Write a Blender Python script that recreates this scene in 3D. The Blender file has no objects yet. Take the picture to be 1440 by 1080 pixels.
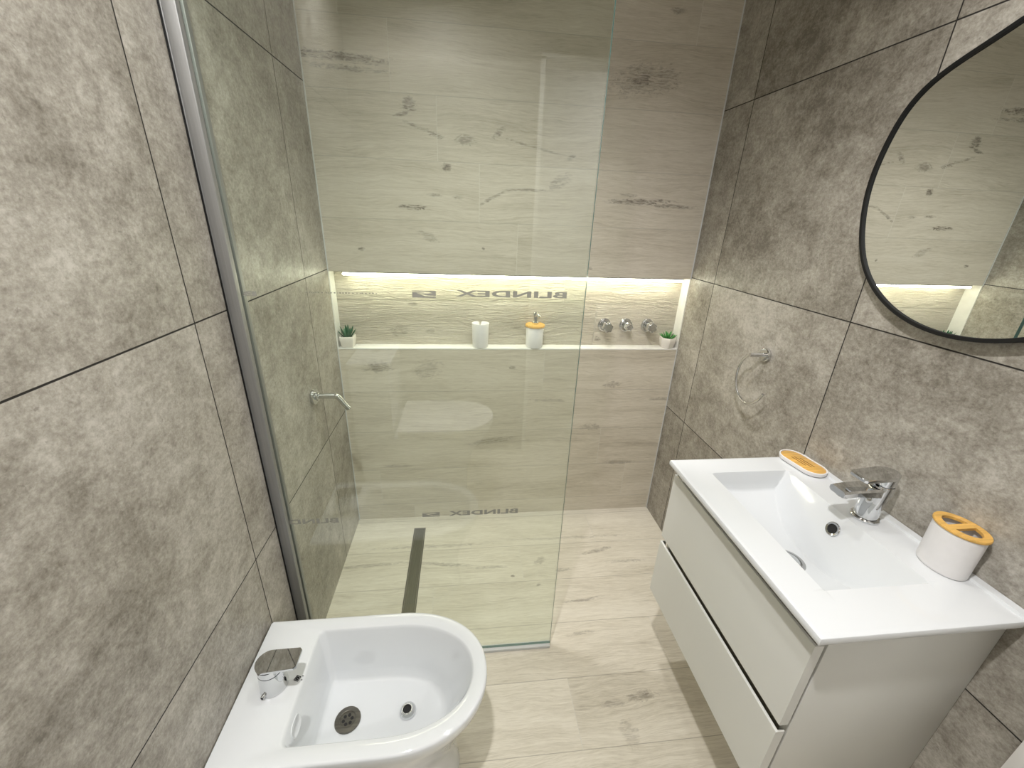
import bpy, bmesh, math, random
from mathutils import Vector, Matrix
random.seed(7)
S = bpy.context.scene
COL = S.collection
PI = math.pi

# ------------------------------------------------------------------ camera
cd = bpy.data.cameras.new('camera')
cd.sensor_fit = 'HORIZONTAL'; cd.sensor_width = 36.0
cd.lens = 580.74 / 1440 * 36.0
cd.clip_start = 0.02
cam = bpy.data.objects.new('camera', cd); COL.objects.link(cam)
R_ = Vector((0.99345817, -0.10826397, 0.03632879))
U_ = Vector((0.00751209, 0.3793925, 0.92520533))
F_ = Vector((0.11394927, 0.91887988, -0.37772387))
cam.matrix_world = Matrix(((R_.x, U_.x, -F_.x, 0.5197), (R_.y, U_.y, -F_.y, -1.6985), (R_.z, U_.z, -F_.z, 1.4131), (0, 0, 0, 1)))
S.camera = cam
S.view_settings.view_transform = 'Standard'
S.view_settings.look = 'None'
S.view_settings.gamma = 1.0
S.view_settings.use_curve_mapping = False
S.view_settings.exposure = 0.45
S.cycles.max_bounces = 12
S.cycles.transparent_max_bounces = 12
S.cycles.sample_clamp_indirect = 6.0

# ------------------------------------------------------------------ world + lamps
wd = bpy.data.worlds.new('world'); S.world = wd; wd.use_nodes = True
wd.node_tree.nodes['Background'].inputs[0].default_value = (0.9, 0.95, 1.0, 1)
wd.node_tree.nodes['Background'].inputs[1].default_value = 0.3

W = 1.4787            # room width
CEIL = 2.45
YB = -2.04            # wall behind the camera
def area(name, loc, energy, size, col=(1, 1, 1), direction=(0, 0, -1), shape='DISK', sy=None):
    d = bpy.data.lights.new(name, 'AREA'); d.shape = shape; d.size = size
    if sy: d.size_y = sy
    d.energy = energy; d.color = col
    o = bpy.data.objects.new(name, d); COL.objects.link(o); o.location = loc
    o.rotation_euler = Vector(direction).to_track_quat('-Z', 'Y').to_euler()
    return o
LAMPS = [(0.40, -1.52, 66.0), (0.64, -0.62, 38.0)]
def spot(name, loc, energy, half, blend, col):
    d = bpy.data.lights.new(name, 'SPOT'); d.energy = energy; d.spot_size = math.radians(2 * half); d.spot_blend = blend
    d.shadow_soft_size = 0.035; d.color = col
    o = bpy.data.objects.new(name, d); COL.objects.link(o); o.location = loc; return o
spot('downlight_lamp', (LAMPS[0][0], LAMPS[0][1], CEIL - 0.03), LAMPS[0][2], 76, 0.6, (1.0, 0.985, 0.965))
spot('downlight_lamp', (LAMPS[1][0], LAMPS[1][1], CEIL - 0.03), LAMPS[1][2], 48, 1.0, (1.0, 0.985, 0.965))
area('mirror_light_lamp', (W - 0.075, -1.02, 1.985), 0.9, 0.36, (1.0, 0.985, 0.97), (-0.35, 0, -1), 'RECTANGLE', 0.03).rotation_euler.z += 0
area('hall_lamp', (1.85, -2.6, CEIL - 0.03), 12.0, 0.2, (1, 0.98, 0.96))

# ------------------------------------------------------------------ node helpers
class G:
    def __init__(s, name):
        s.m = bpy.data.materials.new(name); s.m.use_nodes = True
        s.t = s.m.node_tree; s.b = s.t.nodes['Principled BSDF']; s.out = s.t.nodes['Material Output']
    def new(s, typ, **kw):
        n = s.t.nodes.new(typ)
        for k, v in kw.items(): setattr(n, k, v)
        return n
    def put(s, sock, v):
        if isinstance(v, bpy.types.NodeSocket): s.t.links.new(v, sock)
        elif v is not None: sock.default_value = v
    def M(s, op, a, b=None, c=None, clamp=False):
        n = s.new('ShaderNodeMath', operation=op); n.use_clamp = clamp
        s.put(n.inputs[0], a); s.put(n.inputs[1], b)
        if c is not None: s.put(n.inputs[2], c)
        return n.outputs[0]
    def xyz(s):
        t = s.new('ShaderNodeTexCoord'); p = s.new('ShaderNodeSeparateXYZ')
        s.t.links.new(t.outputs['Object'], p.inputs[0]); return p.outputs
    def vec(s, x, y, z):
        n = s.new('ShaderNodeCombineXYZ'); s.put(n.inputs[0], x); s.put(n.inputs[1], y); s.put(n.inputs[2], z); return n.outputs[0]
    def noise(s, v, scale, detail=4, rough=0.55, dist=0.0):
        n = s.new('ShaderNodeTexNoise'); s.put(n.inputs['Vector'], v); n.inputs['Scale'].default_value = scale
        n.inputs['Detail'].default_value = detail; n.inputs['Roughness'].default_value = rough; n.inputs['Distortion'].default_value = dist
        return n.outputs['Fac']
    def white(s, v):
        n = s.new('ShaderNodeTexWhiteNoise'); s.put(n.inputs['Vector'], v); return n.outputs['Value']
    def ramp(s, f, stops):
        n = s.new('ShaderNodeValToRGB'); s.put(n.inputs[0], f); e = n.color_ramp.elements
        while len(e) < len(stops): e.new(0.5)
        for i, (p, c) in enumerate(stops):
            e[i].position = p; e[i].color = (*c, 1) if len(c) == 3 else c
        return n.outputs[0]
    def mix(s, f, a, b, mode='MIX'):
        n = s.new('ShaderNodeMix', data_type='RGBA', blend_type=mode)
        s.put(n.inputs[0], f); s.put(n.inputs[6], a if isinstance(a, bpy.types.NodeSocket) else (*a, 1)); s.put(n.inputs[7], b if isinstance(b, bpy.types.NodeSocket) else (*b, 1))
        return n.outputs[2]
    def smooth(s, x, lo, hi, a=0.0, b=1.0):
        n = s.new('ShaderNodeMapRange', interpolation_type='SMOOTHSTEP'); s.put(n.inputs[0], x)
        n.inputs[1].default_value = lo; n.inputs[2].default_value = hi; n.inputs[3].default_value = a; n.inputs[4].default_value = b
        return n.outputs[0]
    def line(s, x, x0, per, hw):     # 1 on the joint lines x0 + k*per
        f = s.M('FRACT', s.M('DIVIDE', s.M('SUBTRACT', x, x0 - per / 2), per))
        d = s.M('MULTIPLY', s.M('ABSOLUTE', s.M('SUBTRACT', f, 0.5)), per)
        return s.smooth(d, hw * 0.7, hw * 1.2, 1.0, 0.0)
    def bump(s, h, strength, dist):
        n = s.new('ShaderNodeBump'); n.inputs['Strength'].default_value = strength; n.inputs['Distance'].default_value = dist
        s.put(n.inputs['Height'], h); s.t.links.new(n.outputs[0], s.b.inputs['Normal'])
    def fin(s, col=None, rough=None, metal=None, spec=None, coat=None):
        if col is not None: s.put(s.b.inputs['Base Color'], col if isinstance(col, bpy.types.NodeSocket) else (*col, 1))
        if rough is not None: s.put(s.b.inputs['Roughness'], rough)
        if metal is not None: s.put(s.b.inputs['Metallic'], metal)
        if spec is not None: s.put(s.b.inputs['Specular IOR Level'], spec)
        if coat is not None: s.put(s.b.inputs['Coat Weight'], coat)
        return s.m

def concrete(name, y0, seed):
    g = G(name); X, Y, Z = g.xyz()
    iu = g.M('FLOOR', g.M('DIVIDE', g.M('SUBTRACT', Y, y0), 0.61)); iv = g.M('FLOOR', g.M('DIVIDE', g.M('SUBTRACT', Z, -0.0032), 0.6))
    r = g.white(g.vec(iu, iv, seed)); r2 = g.white(g.vec(iu, iv, seed + 3.3))
    v = g.vec(g.M('MULTIPLY_ADD', r, 7.0, Y), g.M('MULTIPLY_ADD', r2, 5.0, Z), seed)
    big = g.noise(v, 2.6, 6, 0.6, 0.6)
    mid = g.noise(v, 17, 7, 0.72, 0.3)
    sp = g.noise(v, 95, 4, 0.75)
    fine = g.noise(v, 240, 2, 0.6)
    vs = g.new('ShaderNodeMapping'); g.put(vs.inputs[0], v); vs.inputs['Rotation'].default_value = (0, 0, 0.9); vs.inputs['Scale'].default_value = (3, 17, 1)
    st = g.noise(vs.outputs[0], 2.2, 4, 0.65, 0.5)
    f = g.M('MULTIPLY_ADD', big, 0.30, g.M('MULTIPLY_ADD', mid, 0.30, g.M('MULTIPLY_ADD', sp, 0.27, g.M('MULTIPLY_ADD', st, 0.04, g.M('MULTIPLY', fine, 0.09)))))
    f = g.M('MULTIPLY_ADD', g.M('SUBTRACT', r, 0.5), 0.05, f)
    c = g.ramp(f, [(0.40, (0.158, 0.140, 0.115)), (0.47, (0.273, 0.251, 0.214)), (0.525, (0.370, 0.345, 0.301)), (0.60, (0.52, 0.495, 0.446))])
    pits = g.smooth(g.noise(v, 60, 3, 0.75, 0.4), 0.62, 0.72)
    c = g.mix(g.M('MULTIPLY', pits, 0.42), c, (0.12, 0.105, 0.088))
    pale = g.smooth(g.noise(v, 34, 4, 0.7), 0.6, 0.72)
    c = g.mix(g.M('MULTIPLY', pale, 0.30), c, (0.52, 0.50, 0.46))
    gl = g.M('MAXIMUM', g.line(Y, y0, 0.61, 0.0016), g.line(Z, -0.0032, 0.6, 0.0016))
    c = g.mix(gl, c, (0.016, 0.014, 0.012))
    g.bump(g.M('SUBTRACT', g.M('MULTIPLY', f, 0.4), gl), 0.35, 0.002)
    return g.fin(c, g.M('MULTIPLY_ADD', gl, 0.3, 0.42), spec=0.4)

def wood(name, ax, v0, u0, ustep, seed, marks, relief, tint=(1.04, 1.015, 0.985), joint=(0.36, 0.34, 0.30), hw=0.0011, vein=0.16, bd=0.006):
    g = G(name); P = g.xyz(); U = P[0]; V = P[ax]
    k = g.M('FLOOR', g.M('DIVIDE', g.M('SUBTRACT', V, v0), 0.2))
    uo = g.M('MULTIPLY_ADD', k, -ustep, U)
    col_i = g.M('FLOOR', g.M('DIVIDE', g.M('SUBTRACT', uo, u0), 1.2))
    r = g.white(g.vec(k, col_i, seed)); r2 = g.white(g.vec(col_i, k, seed + 8.1))
    wob = g.noise(g.vec(g.M('MULTIPLY_ADD', r, 9.0, g.M('MULTIPLY', U, 2.4)), g.M('MULTIPLY', V, 7.0), seed), 1.0, 3, 0.5)
    vv = g.M('MULTIPLY_ADD', g.M('SUBTRACT', wob, 0.5), 0.075, V)
    base = g.vec(g.M('MULTIPLY_ADD', r, 13.0, U), g.M('MULTIPLY_ADD', r2, 3.0, vv), seed)
    def str_(su, sv, sc, det, ro, di=0.0):
        m = g.new('ShaderNodeMapping'); g.put(m.inputs[0], base); m.inputs['Scale'].default_value = (su, sv, 1)
        return g.noise(m.outputs[0], sc, det, ro, di)
    broad = str_(1.2, 6.0, 1.6, 4, 0.55, 0.5)
    grain = str_(1.0, 24.0, 4.5, 6, 0.68, 0.6)
    fine = str_(1.0, 16.0, 22.0, 4, 0.7)
    f = g.M('MULTIPLY_ADD', broad, 0.30, g.M('MULTIPLY_ADD', grain, 0.34, g.M('MULTIPLY', fine, 0.36)))
    hair = g.smooth(str_(1.3, 60.0, 9.0, 3, 0.6, 0.8), 0.56, 0.72)
    f = g.M('MULTIPLY_ADD', g.M('SUBTRACT', r2, 0.5), 0.045, f)
    c = g.ramp(f, [(0.34, (0.38, 0.345, 0.285)), (0.43, (0.50, 0.465, 0.395)), (0.52, (0.585, 0.55, 0.48)), (0.64, (0.66, 0.63, 0.565))])
    veins = g.smooth(str_(0.9, 11.0, 3.2, 5, 0.7, 1.6), 0.60, 0.70)
    c = g.mix(g.M('MULTIPLY', veins, vein), c, (0.26, 0.215, 0.165))
    c = g.mix(g.M('MULTIPLY', hair, 0.36), c, (0.30, 0.255, 0.20))
    # the darker knots and streaks of the single planks
    tear = g.smooth(g.noise(g.vec(g.M('MULTIPLY', U, 26.0), g.M('MULTIPLY', vv, 170.0), seed), 1.0, 5, 0.7, 0.8), 0.36, 0.60)
    acc = None; wr = g.M('MULTIPLY', g.M('SUBTRACT', g.noise(g.vec(g.M('MULTIPLY', U, 38.0), g.M('MULTIPLY', vv, 75.0), seed + 2), 1.0, 4, 0.65, 1.2), 0.5), 3.4)
    for (mu, mv, a, b, s_, rot) in marks:
        du = g.M('SUBTRACT', U, mu); dv = g.M('SUBTRACT', g.M('MULTIPLY_ADD', g.M('SUBTRACT', wob, 0.5), 0.03, V), mv)
        if rot:
            cr, sr = math.cos(rot), math.sin(rot)
            du, dv = g.M('MULTIPLY_ADD', du, cr, g.M('MULTIPLY', dv, sr)), g.M('MULTIPLY_ADD', dv, cr, g.M('MULTIPLY', du, -sr))
        q = g.M('ADD', g.M('POWER', g.M('ABSOLUTE', g.M('DIVIDE', du, a)), 2.0), g.M('POWER', g.M('ABSOLUTE', g.M('DIVIDE', dv, b)), 2.0))
        m = g.M('MULTIPLY', g.smooth(g.M('ADD', q, wr), 0.0, 1.0, 1.0, 0.0), s_)
        acc = m if acc is None else g.M('MAXIMUM', acc, m)
    if acc is not None:
        c = g.mix(g.M('MULTIPLY', acc, g.M('MULTIPLY_ADD', tear, 0.85, 0.15)), c, (0.10, 0.082, 0.065))
    c = g.mix(1.0, c, tint, 'MULTIPLY')
    jv = g.line(V, v0, 0.2, hw); ju = g.line(uo, u0, 1.2, hw)
    c = g.mix(g.M('MULTIPLY', jv, 0.55), c, joint); c = g.mix(g.M('MULTIPLY', ju, 0.7), c, (0.66, 0.63, 0.57))
    rel = g.noise(g.vec(g.M('MULTIPLY', U, 17.0), g.M('MULTIPLY', vv, 150.0), seed), 1.0, 3, 0.6, 0.7)
    h = g.M('SUBTRACT', g.M('MULTIPLY_ADD', rel, 0.7, g.M('MULTIPLY', fine, 0.3)), g.M('MULTIPLY', g.M('MAXIMUM', jv, ju), 0.4))
    g.bump(h, relief, bd)
    return g.fin(c, 0.46, spec=0.4)

def plain(name, col, rough, metal=0.0, spec=0.5, coat=None, grain=None, amount=0.12, bump=None):
    g = G(name)
    if grain:
        t = g.new('ShaderNodeTexCoord'); m = g.new('ShaderNodeMapping'); g.t.links.new(t.outputs['Object'], m.inputs[0]); m.inputs['Scale'].default_value = grain
        f = g.noise(m.outputs[0], 1.0, 4, 0.6)
        lo = tuple(max(0, x * (1 - amount)) for x in col); hi = tuple(min(1, x * (1 + amount)) for x in col)
        g.fin(g.ramp(f, [(0.35, lo), (0.65, hi)]), rough, metal, spec, coat)
        if bump: g.bump(f, bump, 0.001)
        return g.m
    return g.fin(col, rough, metal, spec, coat)

def emis(name, col, st):
    g = G(name); g.b.inputs['Emission Color'].default_value = (*col, 1); g.b.inputs['Emission Strength'].default_value = st
    return g.fin((0.8, 0.8, 0.8), 0.5)

def glass_pane(name, tint):
    g = G(name); g.t.nodes.remove(g.b)
    geo = g.new('ShaderNodeNewGeometry')
    dp = g.new('ShaderNodeVectorMath', operation='DOT_PRODUCT'); g.t.links.new(geo.outputs['Incoming'], dp.inputs[0]); g.t.links.new(geo.outputs['Normal'], dp.inputs[1])
    c = g.M('ABSOLUTE', dp.outputs['Value'])
    f = g.M('MULTIPLY_ADD', g.M('POWER', g.M('SUBTRACT', 1.0, c), 5.0), 0.94, 0.060)
    tr = g.new('ShaderNodeBsdfTransparent'); tr.inputs[0].default_value = (*tint, 1)
    gl = g.new('ShaderNodeBsdfAnisotropic'); gl.inputs['Roughness'].default_value = 0.0; gl.inputs['Color'].default_value = (1, 1, 1, 1)
    mx = g.new('ShaderNodeMixShader'); g.put(mx.inputs[0], f); g.t.links.new(tr.outputs[0], mx.inputs[1]); g.t.links.new(gl.outputs[0], mx.inputs[2])
    g.t.links.new(mx.outputs[0], g.out.inputs[0]); return g.m

MW = [(0.12, 1.873, 0.19, 0.019, 0.85, -0.03), (0.14, 1.842, 0.17, 0.011, 0.65, -0.03), (0.337, 1.752, 0.03, 0.030, 0.8, 0.4), (0.322, 1.728, 0.045, 0.009, 0.75, 0.35),
      (0.37, 1.684, 0.08, 0.007, 0.55, -0.3), (0.431, 1.665, 0.03, 0.010, 0.7, 0), (0.53, 1.655, 0.045, 0.018, 0.55, 0), (0.649, 1.685, 0.03, 0.012, 0.7, 0.6), (0.80, 1.645, 0.16, 0.005, 0.45, -0.2),
      (0.917, 1.62, 0.022, 0.014, 0.6, 0.5), (0.463, 1.568, 0.017, 0.015, 0.85, 0), (0.63, 1.475, 0.07, 0.007, 0.6, 0.5), (0.755, 1.504, 0.11, 0.006, 0.55, 0), (0.88, 1.535, 0.055, 0.028, 0.42, 0.5), (0.865, 1.533, 0.02, 0.012, 0.6, 0),
      (0.414, 1.47, 0.03, 0.007, 0.8, 0), (0.50, 1.468, 0.025, 0.008, 0.6, 0), (0.329, 1.424, 0.065, 0.010, 0.95, 0), (0.383, 1.331, 0.05, 0.016, 0.42, -0.4), (0.133, 1.274, 0.014, 0.010, 0.9, 0), (1.034, 1.222, 0.012, 0.008, 0.7, 0),
      (1.16, 1.872, 0.15, 0.058, 0.55, 0.08), (1.16, 1.872, 0.075, 0.024, 0.8, 0.1), (1.206, 1.480, 0.16, 0.014, 0.85, 0.05), (1.34, 1.472, 0.13, 0.009, 0.65, 0), (1.159, 1.502, 0.04, 0.008, 0.5, 0), (1.249, 2.073, 0.03, 0.012, 0.6, 0), (0.597, 1.288, 0.008, 0.007, 0.8, 0)]
ML = [(0.36, 0.784, 0.07, 0.05, 0.34, 0.3), (0.15, 0.80, 0.07, 0.03, 0.55, 0), (0.73, 0.79, 0.02, 0.01, 0.6, 0), (0.206, 0.303, 0.09, 0.012, 0.4, 0), (0.64, 0.426, 0.12, 0.02, 0.4, 0.1), (1.192, 0.711, 0.05, 0.018, 0.5, 0), (1.447, 0.636, 0.07, 0.012, 0.6, 0), (1.285, 0.286, 0.1, 0.012, 0.4, 0), (1.115, 0.491, 0.06, 0.02, 0.4, 0), (0.9, 0.63, 0.1, 0.012, 0.35, 0)]
MN = [(0.306, 1.06, 0.025, 0.008, 0.6, 0), (0.24, 0.935, 0.05, 0.03, 0.4, 0), (0.374, 0.938, 0.025, 0.012, 0.5, 0), (1.12, 0.912, 0.018, 0.012, 0.8, 0), (0.75, 0.96, 0.03, 0.012, 0.4, 0)]
MF = [(0.10, -0.300, 0.20, 0.012, 0.5, 0.02), (0.42, -0.315, 0.16, 0.012, 0.5, -0.12), (0.62, -0.345, 0.10, 0.010, 0.42, 0), (0.35, -0.205, 0.30, 0.012, 0.4, 0), (0.95, -0.19, 0.40, 0.010, 0.3, 0), (0.845, -0.33, 0.04, 0.02, 0.5, 0.7), (0.933, -0.385, 0.05, 0.012, 0.5, 0),
      (1.12, -0.285, 0.09, 0.014, 0.5, 0.2), (0.986, -0.534, 0.10, 0.008, 0.55, 0.1), (0.82, -0.455, 0.014, 0.008, 0.7, 0), (1.075, -0.906, 0.06, 0.018, 0.65, 0.05), (0.98, -0.915, 0.05, 0.012, 0.4, 0), (0.716, -0.40, 0.012, 0.008, 0.8, 0), (1.229, -0.36, 0.10, 0.012, 0.4, 0), (0.946, -0.677, 0.06, 0.008, 0.45, 0.1), (1.0, -1.00, 0.03, 0.05, 0.3, 0)]

M_LEFT = concrete('grey_stone_tile_left', -0.8507, 2.0)
M_RIGHT = concrete('grey_stone_tile_right', -0.7831, 11.0)
M_BACKT = concrete('grey_stone_tile_rear', -0.8507, 17.0)
M_WALLW = wood('pale_wood_plank_upper_dimmed', 2, 1.183, 0.73, -0.15, 1.0, MW, 0.12, (1.0, 0.975, 0.95))  # same tile as the lower wall, tint lowered to dim the brightly lit top
# joints: row 1.78-1.98 at .28, 1.58-1.78 at .427, 1.38-1.58 at .579
M_LOWW = wood('pale_wood_plank_lower_brightened', 2, 0.083, 0.12, -0.15, 5.0, ML, 0.12, (1.13, 1.105, 1.07))  # same tile as the upper wall, tint raised to make up for weak light
M_NICHEW = wood('pale_wood_plank_niche', 2, 1.07, 0.95, -0.15, 9.0, MN, 1.0, bd=0.016)
M_FLOOR = wood('pale_wood_plank_floor', 1, -0.03, 0.3, 0.37, 14.0, MF, 0.08, (1.25, 1.24, 1.22), (0.22, 0.19, 0.15), 0.0010, 0.10)
M_WHITEW = plain('white_paint', (0.80, 0.79, 0.77), 0.5)
M_SILL = plain('white_stone_sill', (0.82, 0.81, 0.77), 0.4, grain=(30, 30, 30), amount=0.03)
M_CER = plain('white_glazed_ceramic', (0.715, 0.735, 0.755), 0.06, spec=0.55, coat=0.3)
M_CAB = plain('white_lacquer', (0.72, 0.725, 0.695), 0.30)
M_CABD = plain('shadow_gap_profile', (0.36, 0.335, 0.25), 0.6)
M_CHROME = plain('polished_chrome', (0.70, 0.71, 0.72), 0.04, 1.0)
M_CHROMED = plain('dark_chrome', (0.50, 0.50, 0.49), 0.10, 1.0)
M_STEEL = plain('brushed_steel', (0.20, 0.19, 0.165), 0.32, 1.0, grain=(6, 400, 6), amount=0.15)
M_DRAIN = plain('worn_steel_grate', (0.17, 0.165, 0.13), 0.38, 0.75, grain=(400, 8, 8), amount=0.2)
M_ALU = plain('satin_aluminium', (0.30, 0.30, 0.295), 0.42, 0.6, grain=(200, 200, 3), amount=0.06)
M_BLACK = plain('matt_black_metal', (0.010, 0.010, 0.010), 0.6, spec=0.2)
M_HOLE = plain('dark_hole', (0.008, 0.008, 0.008), 0.7)
M_MIRROR = plain('mirror_silver', (0.86, 0.88, 0.86), 0.0, 1.0)
M_PLAST = plain('matt_white_plastic', (0.80, 0.785, 0.785), 0.5, grain=(60, 60, 60), amount=0.015)
M_BAMBOO = plain('golden_bamboo', (0.70, 0.41, 0.105), 0.42, grain=(9, 160, 60), amount=0.16)
M_SLOT = plain('dark_slot', (0.20, 0.075, 0.02), 0.7)
M_LEAF = plain('succulent_green', (0.05, 0.23, 0.05), 0.45, grain=(50, 50, 30), amount=0.35)
M_LEAF2 = plain('succulent_dark_green', (0.018, 0.12, 0.05), 0.45, grain=(50, 50, 30), amount=0.35)
M_SOIL = plain('dark_soil', (0.035, 0.03, 0.02), 0.9)
M_POT = plain('white_pot_ceramic', (0.80, 0.76, 0.70), 0.5, grain=(40, 40, 40), amount=0.02)
M_GLASS = glass_pane('clear_glass', (0.958, 0.985, 0.957))
M_GEDGE = plain('green_glass_edge', (0.07, 0.15, 0.145), 0.12, spec=0.7)
M_SEAL = plain('grey_silicone', (0.62, 0.63, 0.63), 0.45)
M_PRINT = plain('grey_print', (0.27, 0.27, 0.235), 0.7)
M_LED = emis('led_diffuser', (1.0, 0.985, 0.76), 21.0)
M_LAMPD = emis('lamp_diffuser', (1.0, 0.97, 0.92), 6.0)

# ------------------------------------------------------------------ mesh helpers
def smooth(me, ang=35):
    for p in me.polygons: p.use_smooth = True
    try: me.set_sharp_from_angle(angle=math.radians(ang))
    except Exception: pass
def obj(name, bm, mat, parent=None, ang=35, mats=None):
    if parent is not None:
        bmesh.ops.translate(bm, verts=bm.verts, vec=-Vector(parent['_base']))
    bmesh.ops.recalc_face_normals(bm, faces=bm.faces)
    me = bpy.data.meshes.new(name); bm.to_mesh(me); bm.free()
    for m in (mats or [mat]): me.materials.append(m)
    smooth(me, ang)
    o = bpy.data.objects.new(name, me); COL.objects.link(o)
    if parent is not None: o.parent = parent; o['_base'] = parent['_base']
    return o
def sub(name, bm, mat, parent, **k):      # sub-part: parent mesh shares the thing's base
    return obj(name, bm, mat, parent, **k)
def thing(name, label, cat, loc, group=None):
    o = bpy.data.objects.new(name, None); COL.objects.link(o); o.location = loc; o['_base'] = tuple(loc)
    o.empty_display_size = 0.05
    o['label'] = label; o['category'] = cat
    if group: o['group'] = group
    return o
def struct(name, bm, mat, label=None, cat=None, parent=None, **k):
    o = obj(name, bm, mat, parent, **k)
    if parent is None:
        o['kind'] = 'structure'
        if label: o['label'] = label
        if cat: o['category'] = cat
    return o
def box(bm, x0, x1, y0, y1, z0, z1, bev=0.0, seg=2):
    r = bmesh.ops.create_cube(bm, size=1.0)['verts']
    for v in r:
        v.co = Vector(((x0 + x1) / 2 + v.co.x * (x1 - x0), (y0 + y1) / 2 + v.co.y * (y1 - y0), (z0 + z1) / 2 + v.co.z * (z1 - z0)))
    if bev:
        es = {e for v in r for e in v.link_edges}
        bmesh.ops.bevel(bm, geom=list(es), offset=bev, segments=seg, affect='EDGES', profile=0.5)
    return bm
def B(*a, **k): return box(bmesh.new(), *a, **k)
def basis(d):
    d = Vector(d).normalized(); a = Vector((0, 0, 1)) if abs(d.z) < 0.9 else Vector((0, 1, 0))
    x = a.cross(d).normalized(); y = d.cross(x).normalized(); return x, y, d
def loft(bm, rings, cap0=True, cap1=True, closed=True):
    vs = [[bm.verts.new(p) for p in r] for r in rings]; n = len(vs[0])
    for a, b in zip(vs[:-1], vs[1:]):
        for i in range(n if closed else n - 1):
            j = (i + 1) % n; bm.faces.new((a[i], a[j], b[j], b[i]))
    if cap0: bm.faces.new(vs[0][::-1])
    if cap1: bm.faces.new(vs[-1])
    return vs
def lathe(bm, prof, o, d=(0, 0, 1), n=40, cap0=True, cap1=True):
    x, y, z = basis(d); o = Vector(o)
    return loft(bm, [[o + z * h + (x * math.cos(2 * PI * i / n) + y * math.sin(2 * PI * i / n)) * r for i in range(n)] for (r, h) in prof], cap0, cap1)
def tube(bm, pts, r, n=16, caps=True):
    pts = [Vector(p) for p in pts]; rings = []; nx = None
    for i, p in enumerate(pts):
        t = (pts[min(i + 1, len(pts) - 1)] - pts[max(i - 1, 0)]).normalized()
        if nx is None: nx, ny, _ = basis(t)
        else:
            nx = (nx - t * nx.dot(t)).normalized()
        ny = t.cross(nx)
        rr = r[i] if isinstance(r, (list, tuple)) else r
        rings.append([p + (nx * math.cos(2 * PI * k / n) + ny * math.sin(2 * PI * k / n)) * rr for k in range(n)])
    loft(bm, rings, caps, caps); return bm
def spline(P, m=8):
    P = [Vector(p) for p in P]; out = []
    for i in range(len(P) - 1):
        a, b, c, d = P[max(i - 1, 0)], P[i], P[i + 1], P[min(i + 2, len(P) - 1)]
        for k in range(m):
            t = k / m; out.append(0.5 * ((2 * b) + (c - a) * t + (2 * a - 5 * b + 4 * c - d) * t * t + (3 * b - a - 3 * c + d) * t ** 3))
    out.append(P[-1]); return out
def torus(bm, c, d, R, r, n=40, m=12):
    x, y, z = basis(d); c = Vector(c)
    rings = [[c + (x * math.cos(2 * PI * i / n) + y * math.sin(2 * PI * i / n)) * (R + r * math.cos(2 * PI * k / m)) + z * r * math.sin(2 * PI * k / m) for k in range(m)] for i in range(n)]
    rings.append(rings[0]); vs = [[bm.verts.new(p) for p in rr] for rr in rings[:-1]]; vs.append(vs[0])
    for a, b in zip(vs[:-1], vs[1:]):
        for i in range(m): bm.faces.new((a[i], a[(i + 1) % m], b[(i + 1) % m], b[i]))
    return bm

# ------------------------------------------------------------------ setting
NT, NB, ND = 1.190, 0.881, 0.060      # niche top, shelf height, depth
struct('floor', B(-0.1, W + 0.6, -3.3, 0.16, -0.1, 0.0), M_FLOOR, 'pale whitewashed wood plank tile floor', 'floor')
struct('ceiling', B(-0.1, W + 0.6, -3.3, 0.16, CEIL, CEIL + 0.1), M_WHITEW, 'white ceiling', 'ceiling')
struct('wall_left', B(-0.1, 0.0, YB - 0.1, 0.16, 0.0, CEIL), M_LEFT, 'left wall of large grey stone tiles with dark joints', 'wall')
struct('wall_right', B(W, W + 0.1, YB - 0.1, 0.16, 0.0, CEIL), M_RIGHT, 'right wall of large grey stone tiles behind the mirror', 'wall')
struct('wall_back', B(0.0, W, 0.0, 0.16, NT, CEIL), M_WALLW, 'pale wood plank tile wall above the lit niche', 'wall')
struct('wall_back_lower', B(0.0, W, 0.0, 0.16, 0.0, NB - 0.006), M_LOWW, 'pale wood plank tile wall below the shelf', 'wall')
struct('wall_niche', B(0.0, W, ND, 0.16, NB - 0.006, NT), M_NICHEW, 'wood plank back of the lit wall niche', 'wall')
# white sill, jambs and thin corner trims
struct('trim_1', B(0.0005, W - 0.0005, -0.001, ND, NB - 0.006, NB, bev=0.001), M_SILL, 'white sill along the wall niche', 'trim')
struct('trim_2', B(0.0002, 0.004, 0.0, ND, NB, NT), M_SILL, 'white left jamb of the niche', 'trim')
struct('trim_3', B(W - 0.004, W - 0.0002, 0.0, ND, NB, NT), M_SILL, 'white right jamb of the niche', 'trim')
struct('trim_4', B(0.0002, 0.004, -0.003, 0.0, NT, CEIL), M_SEAL, 'pale corner joint upper left', 'trim')
struct('trim_5', B(W - 0.004, W - 0.0002, -0.003, 0.0, NT, CEIL), M_SEAL, 'pale corner joint upper right', 'trim')
struct('trim_6', B(0.0002, 0.0035, -0.003, 0.0, 0.0, NB - 0.006), M_SEAL, 'pale corner joint lower left', 'trim')
struct('trim_7', B(W - 0.0035, W - 0.0002, -0.003, 0.0, 0.0, NB - 0.006), M_SEAL, 'pale corner joint lower right', 'trim')
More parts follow.
